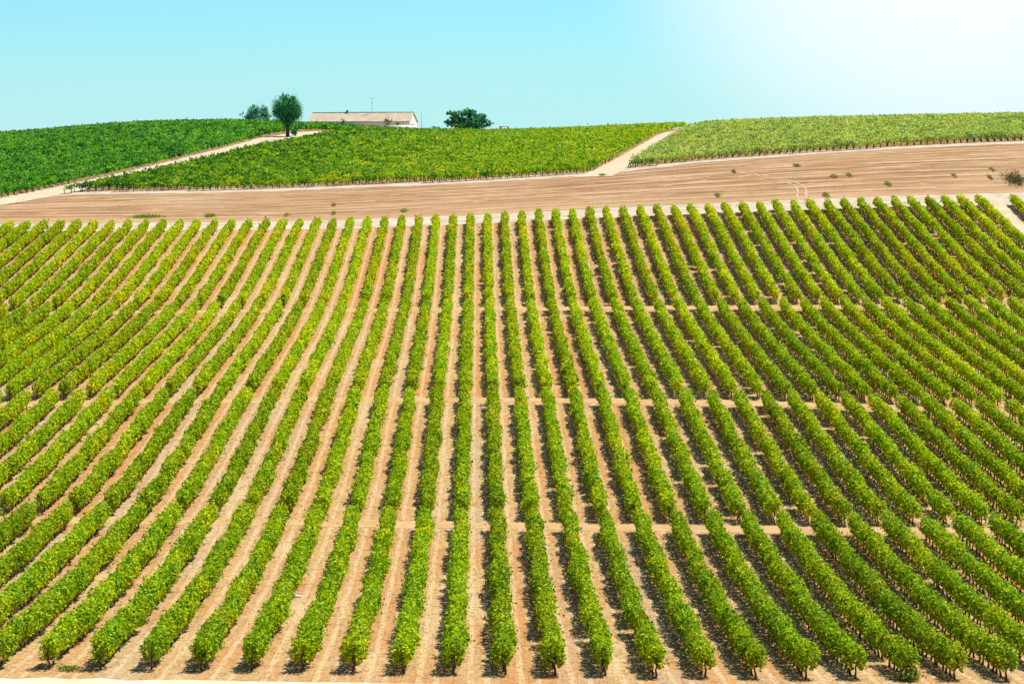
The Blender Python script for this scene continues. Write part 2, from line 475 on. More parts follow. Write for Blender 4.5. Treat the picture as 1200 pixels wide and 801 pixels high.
def tube(pts, radii, sides=6):
    """tapered tube; returns verts, quads"""
    P = np.array(pts, float); n = len(P)
    d = np.gradient(P, axis=0); d /= np.linalg.norm(d, axis=1, keepdims=True)
    ref = np.array([0.31, 0.95, 0.05])
    a = np.cross(d, ref); a /= np.linalg.norm(a, axis=1, keepdims=True)
    b = np.cross(d, a)
    th = np.arange(sides) * 2 * np.pi / sides
    V = P[:, None] + np.array(radii)[:, None, None] * (np.cos(th)[None, :, None] * a[:, None] + np.sin(th)[None, :, None] * b[:, None])
    idx = np.arange(n * sides).reshape(n, sides)
    nx = np.roll(idx, -1, axis=1)
    Fq = np.stack([idx[:-1], nx[:-1], nx[1:], idx[1:]], -1).reshape(-1, 4)
    V = V.reshape(-1, 3)
    # cap as quads (degenerate-free fan of two quads for even sides)
    top = idx[-1]
    caps = [[top[0], top[i], top[i + 1], top[i + 2]] for i in range(1, sides - 2, 2)]
    return V, np.concatenate([Fq, np.array(caps, int)]) if caps else Fq

def join(parts):
    V, Fq, k = [], [], 0
    for v, f in parts:
        V.append(v); Fq.append(f + k); k += len(v)
    return np.concatenate(V), np.concatenate(Fq)

def boxv(x0, x1, y0, y1, z0, z1):
    V = np.array([[x, y, z] for z in (z0, z1) for y in (y0, y1) for x in (x0, x1)], float)
    Fq = np.array([[0, 2, 3, 1], [4, 5, 7, 6], [0, 1, 5, 4], [2, 6, 7, 3], [0, 4, 6, 2], [1, 3, 7, 5]])
    return V, Fq

# ------------------------------------------------------------------ ground, tracks, field
def axis(parts):
    out = []
    for a, b, s in parts:
        out.extend(np.arange(a, b, s))
    return np.array(out)
gx = axis([(-5000, -1000, 500), (-1000, -300, 70), (-300, -180, 12), (-180, 180, 2.0), (180, 300, 12), (300, 1000, 70), (1000, 5001, 500)])
gy = axis([(-200, 90, 6), (90, 430, 1.5), (430, 760, 4), (760, 1200, 22), (1200, 6001, 300)])
GX, GY = np.meshgrid(gx, gy)
micro = lambda x, y: 0.0
grid_sheet("ground", np.stack([GX, GY, H(GX, GY)], -1), M["soil"])

def drape(name, left, right, mat, lift, nx=6, step=1.5, uv=False):
    """sheet between two plan polylines, laid on the slope"""
    Lp, Rp = np.array(left, float), np.array(right, float)
    mid = (Lp + Rp) / 2
    s = np.concatenate([[0], np.cumsum(np.linalg.norm(np.diff(mid, axis=0), axis=1))])
    q = np.linspace(0, s[-1], max(2, int(s[-1] / step)))
    Lq = np.stack([np.interp(q, s, Lp[:, i]) for i in (0, 1)], -1)
    Rq = np.stack([np.interp(q, s, Rp[:, i]) for i in (0, 1)], -1)
    t = np.linspace(0, 1, nx)
    XY = Lq[:, None] * (1 - t)[None, :, None] + Rq[:, None] * t[None, :, None]
    wob = (np.sin(q * 0.9 + lift * 50) + np.sin(q * 0.37 + 1.3) + np.sin(q * 2.1)) * 0.10 + rng.normal(0, 0.16, len(q))
    XY[:, 0, 1] += wob; XY[:, -1, 1] -= wob[::-1]
    P = np.concatenate([XY, (H(XY[..., 0], XY[..., 1]) + lift)[..., None]], -1)
    U = None
    if uv:
        wd = np.linalg.norm(Rq - Lq, axis=1)
        U = np.stack([np.repeat(q[:, None], nx, 1), wd[:, None] * t[None]], -1)
    return grid_sheet(name, P, mat, U)

xs = np.arange(-170, 171, 5.0)
def ygrid(f): return [(x, f(x)) for x in xs]
# near track along the lower ends of the rows
near_edge = lambda x: np.interp(x, [-30, 0, 12, 30], [113.3, 113.1, 112.5, 111.4])
drape("dirt_track", ygrid(lambda x: near_edge(x) - 4.5), ygrid(near_edge), M["pale"], 0.03)
LINES = (168.5, 221.0, 288.0)
for yl in LINES:
    drape("cross_path", [(x, yl - 2.3) for x in xs], [(x, yl + 0.4) for x in xs], M["path"], 0.012, nx=4)
drape("headland_track", [(x, 352.0) for x in xs], [(x, 363.0) for x in xs], M["headland"], 0.03)

brown_top = [(-140, 243), (0, 240), (60, 231), (100, 228), (200, 227), (300, 225), (380, 222), (450, 219), (530, 216), (600, 212), (650, 208.5), (700, 205), (760, 198), (800, 193), (900, 185), (1000, 178), (1100, 172.5), (1200, 168.5), (1320, 164)]
BT = np.array([ground_at(u, v)[:2] for u, v in brown_top])
o_ = np.argsort(BT[:, 0]); BT = BT[o_]
def field_top(x): return np.interp(x, BT[:, 0], BT[:, 1])
drape("fallow_field", ygrid(lambda x: 361.5), ygrid(field_top), M["stubble"], 0.06, nx=22, step=2.5, uv=True)
drape("field_edge_path", ygrid(lambda x: field_top(x) - 0.8), ygrid(lambda x: field_top(x) + 6.0), M["headland"], 0.10, nx=5)

def track(name, pix, width, mat, lift=0.14):
    C = np.array([ground_at(u, v)[:2] for u, v in pix])
    d = np.gradient(C, axis=0); d /= np.linalg.norm(d, axis=1, keepdims=True)
    nrm = np.stack([d[:, 1], -d[:, 0]], -1)
    wd = np.interp(np.arange(len(C)), np.linspace(0, len(C) - 1, len(width)), width)[:, None] / 2
    drape(name, C - nrm * wd, C + nrm * wd, mat, lift, nx=6, step=2.0)
    return C
TL = track("hill_track", [(-70, 246), (0, 237), (60, 226), (100, 217), (160, 204), (230, 187), (280, 174), (330, 161)], [10, 10, 9, 8], M["hill"])
T3 = track("hill_track", [(318, 164.5), (345, 159), (366, 156), (384, 155)], [7, 6], M["hill"], 0.18)
T2 = track("hill_track", [(694, 208), (717, 199), (733, 189), (760, 173), (778, 163), (793, 155)], [8, 5.6, 5.6, 6], M["hill"])
# tyre marks curving over the fallow field
for du in (0, 10):
    C = np.array([ground_at(u + du, v)[:2] for u, v in ((936, 242), (934, 232), (935, 224), (931, 218), (918, 213), (895, 208), (868, 203))])
    drape("tyre_track", C - [0.22, 0.05], C + [0.22, 0.05], M["wheel"], 0.10, nx=3, step=1.0)
# farm track between the last rows on the right
xt = X0 + SP * 30
drape("farm_track", [(xt - 1.9, y) for y in range(226, 362, 5)], [(xt + 1.9, y) for y in range(226, 362, 5)], M["hill"], 0.05, nx=4)

# ------------------------------------------------------------------ vine rows
def vine_trunk_mesh(k):
    r = np.random.default_rng(100 + k)
    h = 0.85
    pts = [(0, 0, -0.1)]
    for i in range(1, 5):
        pts.append((r.normal(0, 0.035), r.normal(0, 0.05), h * i / 4))
    parts = [tube(pts, [0.075, 0.06, 0.05, 0.05, 0.045], 6)]
    for s in (-1, 1):
        parts.append(tube([pts[-1], (0, s * 0.25, h + 0.12), (0.02, s * 0.5, h + 0.16)], [0.04, 0.03, 0.02], 4))
    V, Fq = join(parts)
    return mesh_np("vine_trunk", V, Fq, M["bark"], smooth=True)
TRUNKS = [vine_trunk_mesh(k) for k in range(5)]

def post_mesh(h, r, mat, name):
    V, Fq = tube([(0, 0, -0.2), (0, 0, h * 0.5), (0.02, 0.0, h - 0.02), (0.02, 0, h)], [r, r, r * 0.95, r * 0.7], 8)
    return mesh_np(name, V, Fq, mat, smooth=False)
END_POST = post_mesh(1.55, 0.055, M["post"], "end_post")
STAKE = post_mesh(2.2, 0.045, M["plastic"], "stake")

ORD = ("zeroth first second third fourth fifth sixth seventh eighth ninth tenth eleventh twelfth thirteenth fourteenth fifteenth "
       "sixteenth seventeenth eighteenth nineteenth twentieth").split()
TENS = {2: "twenty", 3: "thirty", 4: "forty"}
def ordinal(n):
    if n <= 20: return ORD[n]
    return (TENS[n // 10] + "-" + ORD[n % 10]) if n % 10 else {3: "thirtieth", 4: "fortieth"}[n // 10]

VS = 1.1                        # distance between vines
BLOCKS = [
    ("the nearest block by the track", 116.3, 165.9),
    ("the second block uphill", 169.5, 218.4),
    ("the third block uphill", 222.0, 285.4),
    ("the block under the brown field", 289.0, 353.0),
]

def row_leaves(x, ys, per_vine, size):
    """leaf centres for vines standing at ys"""
    nv = len(ys)
    vig = np.clip(rng.normal(1.0, 0.11, nv) + 0.07 * np.sin(ys * 0.35 + x), 0.6, 1.35)
    cnt = np.maximum(8, (per_vine * vig).astype(int))
    iv = np.repeat(np.arange(nv), cnt)
    n = len(iv)
    vg = vig[iv]
    yy = ys[iv] + rng.normal(0, 0.40, n)
    yy = np.clip(yy, ys[0] - 0.75, ys[-1] + 0.75)
    ang = rng.uniform(-0.36, 1.36, n) * np.pi       # mostly the sides and the top
    rad = np.where(rng.random(n) < 0.75, rng.uniform(0.66, 1.12, n), rng.uniform(0.2, 0.7, n))
    nb = int((ys[-1] - ys[0] + 3) / 0.42) + 2
    bu = rng.normal(1.0, 0.135, (4, nb))              # bushes bulge unevenly on each flank and on top
    kb = np.clip(((yy - ys[0] + 1.0) / 0.42).astype(int), 0, nb - 1)
    lump = bu[np.clip(((ang / np.pi + 0.36) / 1.72 * 4).astype(int), 0, 3), kb] + 0.08 * np.sin(yy * 2.3 + x * 7.7)
    off = 0.10 * np.sin(yy * 0.5 + x * 2.1) + 0.06 * np.sin(yy * 1.7 + x)
    ca, sa = np.cos(ang), np.sin(ang)
    hw = 0.475 * vg * lump
    px = hw * np.sign(ca) * np.abs(ca) ** 0.8 * rad + off
    up = 0.67 * (0.55 + 0.45 * vg) * (0.45 + 0.55 * lump)
    pz = 1.16 + np.where(sa > 0, up, 0.70) * np.sign(sa) * np.abs(sa) ** 0.85 * rad
    low = pz < 0.95
    px = np.where(low, px * (0.72 + 0.28 * (pz - 0.5) / 0.45), px)
    # long shoots
    sh = rng.random(n) < 0.075
    pz = np.where(sh & (sa > 0.3), pz + rng.uniform(0.08, 0.42, n), pz)
    px = np.where(sh & (sa < 0.3), px * rng.uniform(1.05, 1.75, n), px)
    nrm = np.stack([ca * 0.8, rng.normal(0, 0.25, n), sa * 0.6 + 0.55], -1)
    t = np.clip(rng.normal(0.48, 0.24, n), 0, 1)
    t = t * 0.8 + 0.22 * (yy - 120) / 230 - 0.07 + 0.2 * np.clip(rng.normal(0.5, 0.3, nv), 0, 1)[iv]
    rust = (rng.random(n) < np.where(pz < 0.95, 0.14, 0.004)) | ((rng.random(nv) < 0.02)[iv] & (rng.random(n) < 0.3))
    t = np.where(rust, 1.2, t)
    return np.stack([px, yy, pz], -1), nrm, size * np.ones(n), t, vig

def make_row(i, b, x, y0, y1):
    ys = np.arange(y0 + 0.4, y1 - 0.3, VS) + rng.normal(0, 0.05, len(np.arange(y0 + 0.4, y1 - 0.3, VS)))
    z = H(x, ys)
    u, v, _ = proj(np.full_like(ys, x), ys, z)
    vis = (u > -115) & (u < 1315)
    if vis.sum() < 3:
        return
    ys = ys[vis]
    keep = rng.random(len(ys)) > 0.02
    keep[[0, -1]] = True
    ys = ys[keep]
    ym = ys.mean()
    size = 0.155 * (ym / 120.0) ** 0.62
    per_m = 7.9 / (0.55 * size ** 2)  * 0.80
    C, nrm, sz, t, vig = row_leaves(x, ys, per_m * VS, size)
    yb = ys[0]; zb = float(H(x, yb))
    C[:, 2] += H(x + C[:, 0], C[:, 1]) - zb
    C[:, 1] -= yb
    V, Fq, tt = leaves(C, nrm, sz, t)
    root = link("vine_row", None, None, (x, yb, zb))
    if i == 0:
        lab = "central vine row pointing straight uphill, in " + BLOCKS[b][0]
    else:
        lab = f"{ordinal(abs(i))} vine row {'right' if i > 0 else 'left'} of the straight central row, in {BLOCKS[b][0]}"
    tag(root, lab, "vine row", "vine rows in " + BLOCKS[b][0])
    link("foliage", mesh_np("vine_foliage", V, Fq, M["vine"], tt), root)
    if b <= 1:
        for k, y in enumerate(ys):
            o = link("trunk", TRUNKS[int(rng.integers(5))], root, (rng.normal(0, 0.03), y - yb, float(H(x, y)) - zb))
            o.rotation_euler = (rng.normal(0, 0.06), rng.normal(0, 0.06), math.pi * float(rng.integers(2)))
        if y0 == BLOCKS[b][1] and ys[0] < y0 + 1.5:
            link("end_post", END_POST, root, (0.12, -0.25, float(H(x, yb - 0.25)) - zb))
    else:
        parts = []
        for y in ys:
            bx, by, bz = rng.normal(0, 0.03), y - yb, float(H(x, y)) - zb
            parts.append(tube([(bx, by, bz - 0.1), (bx + rng.normal(0, 0.05), by + rng.normal(0, 0.05), bz + 0.45), (bx, by, bz + 0.95)], [0.07, 0.055, 0.05], 4))
        Vt, Ft = join(parts)
        o = link("trunks", mesh_np("far_trunks", Vt, Ft, M["bark"]), root)
        o["kind"] = "stuff"

for b, (_, y0, y1) in enumerate(BLOCKS):
    for i in range(-36, 39):
        if i == 30 and b >= 2:
            continue                # the farm track runs here
        make_row(i, b, X0 + SP * i, y0 + rng.normal(0, 0.12), y1 + rng.normal(0, 0.25))

# ------------------------------------------------------------------ vineyards on the hilltop: a closed green mass
def hill_vines(name, mat, inside, label, warm=0.0, seed=1):
    r = np.random.default_rng(seed)
    Cs, Ns, Ss, Ts, tr = [], [], [], [], []
    y = 398.0
    row = 0
    while y < 705:
        n_m = np.interp(y, [400, 470, 560, 700], [58, 44, 34, 26])
        size = np.interp(y, [400, 500, 700], [0.40, 0.48, 0.60])
        half = 0.27 * y + 15
        n = int(2 * half * n_m)
        x = r.uniform(-half, half, n)
        bend = 2.0 * np.sin(x * 0.02 + 0.5)
        h = 0.10 * (field_top(x) - 400)
        yr = y + h + bend
        ok = inside(x, yr)
        x, yr = x[ok], yr[ok]
        n = len(x)
        if n > 5:
            lump = 1 + 0.16 * np.sin(x * 4.3 + y) + 0.12 * np.sin(x * 1.7 + y * 3) + 0.10 * np.sin(x * 0.6 + y)
            vid = np.floor(x / 1.6 + 0.4 * np.sin(row * 3.1))
            v1 = (np.sin(vid * 12.9898 + row * 78.233) * 43758.5453) % 1.0
            v2 = (np.sin(vid * 39.346 + row * 11.135) * 24634.6345) % 1.0
            lump = lump * (0.62 + 0.66 * v2)
            ang = r.uniform(-0.15, 1.15, n) * np.pi
            rad = r.uniform(0.55, 1.08, n)
            yy = yr + 0.75 * np.cos(ang) * rad * lump + r.normal(0, 0.1, n)
            pz = 1.05 + 0.75 * np.sin(ang) * rad * lump + np.where(r.random(n) < 0.03, r.uniform(0.1, 0.5, n), 0)
            Cs.append(np.stack([x, yy, H(x, yy) + pz], -1))
            Ns.append(np.stack([r.normal(0, 0.3, n), np.cos(ang) * 0.7, np.sin(ang) * 0.6 + 0.5], -1))
            Ss.append(np.full(n, size))
            Ts.append(np.where(r.random(n) < 0.01, 1.2, np.clip(r.normal(0.08, 0.16, n) + 0.75 * v1 + warm * np.clip((x + 25) / 45 - (yr - 480) / 260, -1, 1), 0, 1)))
            if row < 14:
                for xv in np.arange(x.min(), x.max(), 1.3):
                    yv = y + 0.10 * (field_top(xv) - 400) + 2.0 * math.sin(xv * 0.02 + 0.5)
                    if inside(np.array([xv]), np.array([yv]))[0]:
                        tr.append((xv, yv))
        y += 2.7
        row += 1
    C = np.concatenate(Cs)
    V, Fq, tt = leaves(C, np.concatenate(Ns), np.concatenate(Ss), np.concatenate(Ts))
    idx = np.zeros(len(Fq), int)
    parts = []
    for xv, yv in tr:
        z = float(H(xv, yv))
        parts.append(tube([(xv, yv, z - 0.1), (xv + r.normal(0, 0.08), yv, z + 0.5), (xv, yv, z + 1.05)], [0.09, 0.075, 0.06], 4))
    if parts:
        Vt, Ft = join(parts)
        Fq = np.concatenate([Fq, Ft + len(V)])
        idx = np.concatenate([idx, np.ones(len(Ft), int)])
        tt = np.concatenate([tt, np.zeros(len(Vt))])
        V = np.concatenate([V, Vt])
    o = link(name, mesh_np(name, V, Fq, [mat, M["bark"]], tt, idx))
    tag(o, label, "vineyard", None, "stuff")
    return o

tlY, tlX = np.concatenate([[380], TL[:, 1], [900]]), np.concatenate([[TL[0, 0]], TL[:, 0], [TL[-1, 0] + 2]])
def xl(y): return np.interp(y, tlY, tlX)
t2Y, t2X = np.concatenate([[380], T2[:, 1], [900]]), np.concatenate([[T2[0, 0]], T2[:, 0], [T2[-1, 0] + (900 - T2[-1, 1]) * 0.16]])
def x2(y): return np.interp(y, t2Y, t2X)
def near_T3(x, y, m):
    d = np.full(x.shape, 1e9)
    for a, b in zip(T3[:-1], T3[1:]):
        ab = b - a
        t = np.clip(((x - a[0]) * ab[0] + (y - a[1]) * ab[1]) / (ab @ ab), 0, 1)
        d = np.minimum(d, np.hypot(x - a[0] - t * ab[0], y - a[1] - t * ab[1]))
    return d < m
wid = lambda y: np.interp(y, [395, 430, 560], [4.6, 6.0, 7.5])
widl = lambda y: np.interp(y, [395, 560], [4.0, 3.0])
T3F = np.array([ground_at(u, v)[:2] for u, v in ((318, 174), (332, 171), (350, 168), (372, 164.5), (384, 161))])
T3Y = float(T3[:, 1].max())
in_left = lambda x, y: ((x < xl(y) - widl(y)) | ((y > TL[-1, 1] + 6) & (x < T3[-1, 0] + 5) & (y > np.interp(x, T3[:, 0], T3[:, 1]) + 4))) & (y > field_top(x) + 3.2) & ~near_T3(x, y, 4.6) & (y < 700)
HB = 672.0
in_mid = lambda x, y: (x > xl(y) + wid(y)) & (x < x2(y) - 3.2) & (y > field_top(x) + 3.4) & ~((y > np.interp(x, T3F[:, 0], T3F[:, 1])) & (x < T3F[-1, 0] + 2)) & (y < HB)
in_right = lambda x, y: (x > x2(y) + 3.2) & (y > field_top(x) + 3.6) & (y < 700)
hill_vines("hilltop_vines", M["vine_left"], in_left, "deep green vineyard covering the hilltop left of the winding pale track", seed=1)
hill_vines("hilltop_vines", M["vine_mid"], in_mid, "green and yellowing vineyard in front of the tiled farmhouse, between two pale tracks", 0.25, seed=2)
hill_vines("hilltop_vines", M["vine_right"], in_right, "haze-tinted pale green vineyard on the hilltop right of the short steep track", seed=3)

# ------------------------------------------------------------------ trees and shrubs
def crown_mesh(name, lobes, n, size, mat, up=0.0, fill=0.35, seed=0):
    """leaf clumps spread through ellipsoid lobes (cx,cy,cz,rx,ry,rz)"""
    r = np.random.default_rng(seed)
    vol = np.array([l[3] * l[4] + l[4] * l[5] for l in lobes]); vol = vol / vol.sum()
    Cs, Ns, Ts = [], [], []
    for l, f in zip(lobes, vol):
        k = int(n * f)
        nc = max(6, k // 38)
        d = r.normal(0, 1, (nc, 3)); d /= np.linalg.norm(d, axis=1, keepdims=True)
        rad = np.where(r.random(nc) < fill, r.uniform(0.2, 0.75, nc), r.uniform(0.75, 1.02, nc))[:, None]
        cc = np.array(l[:3]) + d * rad * np.array(l[3:])
        ii = r.integers(0, nc, k)
        sp = 0.16 * min(l[3:])
        off = r.normal(0, 1, (k, 3)) * sp
        off[:, 2] *= 1 + up
        Cs.append(cc[ii] + off)
        nn = d[ii] + np.array([0, 0, 0.4])
        Ns.append(nn)
        Ts.append(np.clip(r.normal(0.42, 0.2, k) + r.normal(0, 0.14, nc)[ii], 0, 1))
    V, Fq, tt = leaves(np.concatenate(Cs), np.concatenate(Ns), np.full(sum(map(len, Cs)), size), np.concatenate(Ts), 0.6)
    return mesh_np(name, V, Fq, mat, tt)

def limbs(h, r0, tips, r=0.4):
    parts = [tube([(0, 0, -0.4), (0.05 * r0, 0.0, h * 0.4), (0.1 * r0, 0, h)], [r0 * 1.25, r0, r0 * 0.85], 8)]
    for tx, ty, tz in tips:
        parts.append(tube([(0, 0, h * 0.9), (tx * 0.45, ty * 0.45, h + (tz - h) * 0.55), (tx, ty, tz)], [r0 * 0.5, r0 * 0.32, r0 * 0.1], 6))
    return join(parts)

def tree(name, label, cat, base, h_trunk, r0, tips, lobes, n, size, leaf, up=0.0, seed=0, fill=0.35, group=None):
    root = link(name, None, None, base)
    tag(root, label, cat, group)
    V, Fq = limbs(h_trunk, r0, tips)
    link("trunk", mesh_np(name + "_trunk", V, Fq, M["tree_bark"], smooth=True), root)
    link("crown", crown_mesh(name + "_crown", lobes, n, size, leaf, up, fill, seed), root)
    return root

# round tree on the track
bx, by, bz = ground_at(337, 161)
s = by / F                                            # metres per photo pixel there
cz = (161 - 129) * s; rr = 17.5 * s
tips = [(rr * 0.6 * math.cos(a), rr * 0.6 * math.sin(a), cz + rr * 0.5 * q) for a, q in zip(np.linspace(0, 6.0, 9), (0.5, 1.2, 0.3, 0.9, 1.3, 0.4, 0.8, 1.1, 0.2))]
lobes = [(-0.25 * s, 0, cz + 0.02 * rr, rr * 0.96, rr * 0.92, rr * 0.78), (-0.45 * rr, 0, cz - 0.1 * rr, rr * 0.52, rr * 0.5, rr * 0.5), (0.42 * rr, 0.1, cz - 0.05 * rr, rr * 0.55, rr * 0.5, rr * 0.55), (0, 0, cz - 0.66 * rr, rr * 0.42, rr * 0.42, rr * 0.42)]
for a in np.linspace(0, 2 * math.pi, 13)[:-1]:
    q = random.uniform(0.25, 0.62)
    lobes.append((math.cos(a) * rr * q - 0.2 * s, math.sin(a) * rr * q, cz + rr * (0.82 - 0.45 * q * q), 0.10 * rr, 0.10 * rr, random.uniform(0.22, 0.34) * rr))
tree("round_tree", "tall round dark green tree with a bare trunk, standing on the pale hill track", "tree", (bx - 0.6 * 0, by, bz), (161 - 146) * s, 0.5, tips, lobes, 15000, 0.30, M["tree_leaf"], 0.8, 11)
q = ground_at(345, 160)
tree("shrub", "small green shrub at the foot of the round tree", "shrub", q, 0.5, 0.10, [(0.4, 0, 1.4), (-0.3, 0.2, 1.2)],
     [(0, 0, 1.4, 1.0, 0.9, 1.3)], 900, 0.25, M["tree_leaf"], 0.2, 12)

def on_crest(u, Y):
    p = at(u, 150, Y)
    return (float(p[0]), Y, float(H(p[0], Y)))
def zpix(v, Y, base): return float(at(600, v, Y)[2]) - base

# blue-green bushy tree left of it
Y = 690.0; s = Y / F
b0 = on_crest(302, Y)
z1, z2 = zpix(123, Y, b0[2]), zpix(140, Y, b0[2])
lb = []
for du, v, ru, rv in ((-7, 133, 7, 8), (-2, 129, 6, 6), (6, 131, 6.5, 7), (10, 134, 6, 7), (0, 138, 13, 6), (-12, 139, 4, 4)):
    lb.append((du * s, random.uniform(-1, 1), zpix(v, Y, b0[2]), ru * s, ru * s, rv * s))
tree("bushy_tree", "blue-green bushy tree on the skyline just left of the round tree", "tree", b0, 1.2, 0.3,
     [(-2, 0, z1 * 0.6), (0, 0.5, z1 * 0.75), (2, 0, z1 * 0.65)], lb, 4600, 0.38, M["blue_leaf"], 0.4, 21, 0.4)
b0 = on_crest(284, 680)
zt = zpix(131, 680, b0[2])
tree("sapling", "thin sapling on the skyline left of the blue-green bushy tree", "tree", b0, zt * 0.6, 0.06, [(0.3, 0, zt * 0.9), (-0.4, 0, zt * 0.95), (0.1, 0.2, zt)],
     [(0.2, 0, zt * 0.92, 0.35, 0.35, 0.5), (-0.5, 0, zt * 0.8, 0.3, 0.3, 0.35), (0.7, 0, zt * 0.65, 0.3, 0.3, 0.4)], 240, 0.26, M["blue_leaf"], 0.2, 22)

# wide tree right of the house
Y = 700.0; s = Y / F
b0 = on_crest(549, Y)
lb = []
for u, v, ru, rv in ((536, 143, 12, 6), (560, 145, 13, 6), (527, 133, 5, 3.2), (535, 137, 9, 6), (545, 132, 8, 4.5), (553, 136, 9, 6.5), (562, 139, 9, 6), (570, 145, 6, 5), (548, 145, 18, 7), (524, 145, 5, 3.5), (576, 144, 2.4, 1.6), (568, 137, 3, 2), (545, 129.8, 4, 1.6)):
    lb.append(((u - 549) * s, random.uniform(-2, 2), zpix(v, Y, b0[2]), ru * s, ru * s * 0.9, rv * s))
z1 = zpix(132, Y, b0[2])
tree("spreading_tree", "wide low spreading dark green tree on the skyline right of the farmhouse", "tree", b0, 1.6, 0.45,
     [((u - 549) * s, random.uniform(-1, 1), zpix(v, Y, b0[2])) for u, v in ((527, 134), (537, 135), (546, 132), (556, 135), (566, 139), (572, 145))],
     lb, 12000, 0.42, M["tree_leaf"], 0.0, 31, 0.45)
def shrub(u, v_top, v_base, wpx, Y, leaf, label, n=700, name="shrub", seed=0, size=0.32):
    s = Y / F
    b0 = on_crest(u, Y)
    zt = zpix(v_top, Y, b0[2]); zb = max(0.3, zpix(v_base, Y, b0[2]))
    zc = (zt + zb) / 2; rw = wpx * s / 2
    lb = [(-rw * 0.35, 0, zc, rw * 0.6, rw * 0.6, (zt - zb) / 2 * 0.9), (rw * 0.4, 0.2, zc * 0.95, rw * 0.55, rw * 0.5, (zt - zb) / 2 * 0.8), (0, 0, zc, rw * 0.6, rw * 0.5, (zt - zb) / 2)]
    return tree(name, label, "shrub", b0, zb, max(0.05, rw * 0.06), [(-rw * 0.4, 0, zc), (rw * 0.4, 0.1, zc), (0, 0, zt * 0.9)], lb, n, size, leaf, 0.1, seed, 0.4)
shrub(536, 144.5, 152, 13, 668, M["yellow_leaf"], "yellow-green shrub in front of the wide spreading tree", 900, seed=41)
shrub(454, 137.5, 146, 13, 672, M["olive_leaf"], "grey-green olive shrub before the right half of the farmhouse roof", 420, seed=42, size=0.26)
shrub(402, 138.0, 146, 6, 670, M["yellow_leaf"], "small yellowish shrub before the left half of the farmhouse", 260, seed=43, size=0.26)
shrub(466, 142.5, 147, 6, 671, M["olive_leaf"], "small olive shrub before the white front wall of the farmhouse", 220, seed=44, size=0.24)
shrub(372, 140.3, 147, 7, 668, M["tree_leaf"], "small dark bush under the left end of the farmhouse roof", 220, seed=46, size=0.26)
shrub(511, 146.8, 152, 12, 712, M["tree_leaf"], "low dark bush on the skyline between farmhouse and spreading tree", 260, seed=45)

# ------------------------------------------------------------------ farmhouse
Y = 692.0; s = Y / F
hb = on_crest(425.5, Y)
z_eave, z_ridge = zpix(142.4, Y, hb[2]), zpix(132.6, Y, hb[2])
Lh, Dh = 121 * s, 9.5                                # length and depth
yaw = R(-13)
house = link("farmhouse", None, None, hb, yaw)
tag(house, "long low white farmhouse with pinkish clay tile roof on the hilltop", "house")
hl, hd_ = Lh / 2, Dh / 2
# walls with gables
prof = [(-hd_, -1.0), (hd_, -1.0), (hd_, z_eave), (0, z_ridge - 0.12), (-hd_, z_eave)]
bm = bmesh.new()
a = [bm.verts.new((-hl, y, z)) for y, z in prof]
b = [bm.verts.new((hl, y, z)) for y, z in prof]
bm.faces.new(a[::-1]); bm.faces.new(b)
for i in range(5):
    bm.faces.new((a[i], a[(i + 1) % 5], b[(i + 1) % 5], b[i]))
bmesh.ops.recalc_face_normals(bm, faces=bm.faces)
me = bpy.data.meshes.new("farmhouse_wall"); bm.to_mesh(me); bm.free(); me.materials.append(M["wall"])
wall = link("wall", me, house)
# roof: two slabs with thickness and overhang
ov, th = 0.45, 0.16
sl_ = (z_ridge - z_eave) / hd_
bm = bmesh.new()
for sg in (-1, 1):
    P = [(-hl - 0.25, 0, z_ridge), (hl + 0.25, 0, z_ridge), (hl + 0.25, sg * (hd_ + ov), z_eave - sl_ * ov), (-hl - 0.25, sg * (hd_ + ov), z_eave - sl_ * ov)]
    lo = [bm.verts.new((x, y, z + 0.01)) for x, y, z in P]
    hi = [bm.verts.new((x, y, z + 0.01 + th)) for x, y, z in P]
    bm.faces.new(lo); bm.faces.new(hi)
    for i in range(4):
        if i != 0:
            bm.faces.new((lo[i], lo[(i + 1) % 4], hi[(i + 1) % 4], hi[i]))
bmesh.ops.recalc_face_normals(bm, faces=bm.faces)
me = bpy.data.meshes.new("farmhouse_roof"); bm.to_mesh(me); bm.free(); me.materials.append(M["tile"])
roof = link("roof", me, house)
V, Fq = tube([(-hl - 0.2, 0, z_ridge + th), (0, 0, z_ridge + th + 0.03), (hl + 0.2, 0, z_ridge + th)], [0.17, 0.17, 0.17], 8)
link("ridge_cap", mesh_np("ridge_cap", V, Fq, M["coping"]), roof)
xc = (405 - 424) * s
V, Fq = join([boxv(xc - 0.3, xc + 0.3, -0.3, 0.3, z_ridge - 0.2, z_ridge + 0.75), boxv(xc - 0.4, xc + 0.4, -0.4, 0.4, z_ridge + 0.753, z_ridge + 0.9)])
link("chimney", mesh_np("chimney", V, Fq, M["coping"]), roof)
# door and windows in the front wall
def opening(xm, w_, z0, z1, mat, name):
    V, Fq = boxv(xm - w_ / 2, xm + w_ / 2, -hd_ - 0.05, -hd_ + 0.1, z0, z1)
    o = link(name, mesh_np(name, V, Fq, mat), wall)
    fr = [boxv(xm - w_ / 2 - 0.1, xm + w_ / 2 + 0.1, -hd_ - 0.08, -hd_ + 0.05, z1 + 0.003, z1 + 0.12)]
    for sg in (-1, 1):
        fr.append(boxv(xm + sg * (w_ / 2 + 0.053) - 0.05, xm + sg * (w_ / 2 + 0.053) + 0.05, -hd_ - 0.08, -hd_ + 0.05, z0, z1))
    return o
opening((413 - 424) * s, 3.4, 0.0, 2.1, M["door"], "door")
for u in (382, 396, 432, 445, 470):
    opening((u - 424) * s, 1.0, 0.9, 1.9, M["dark"], "window")
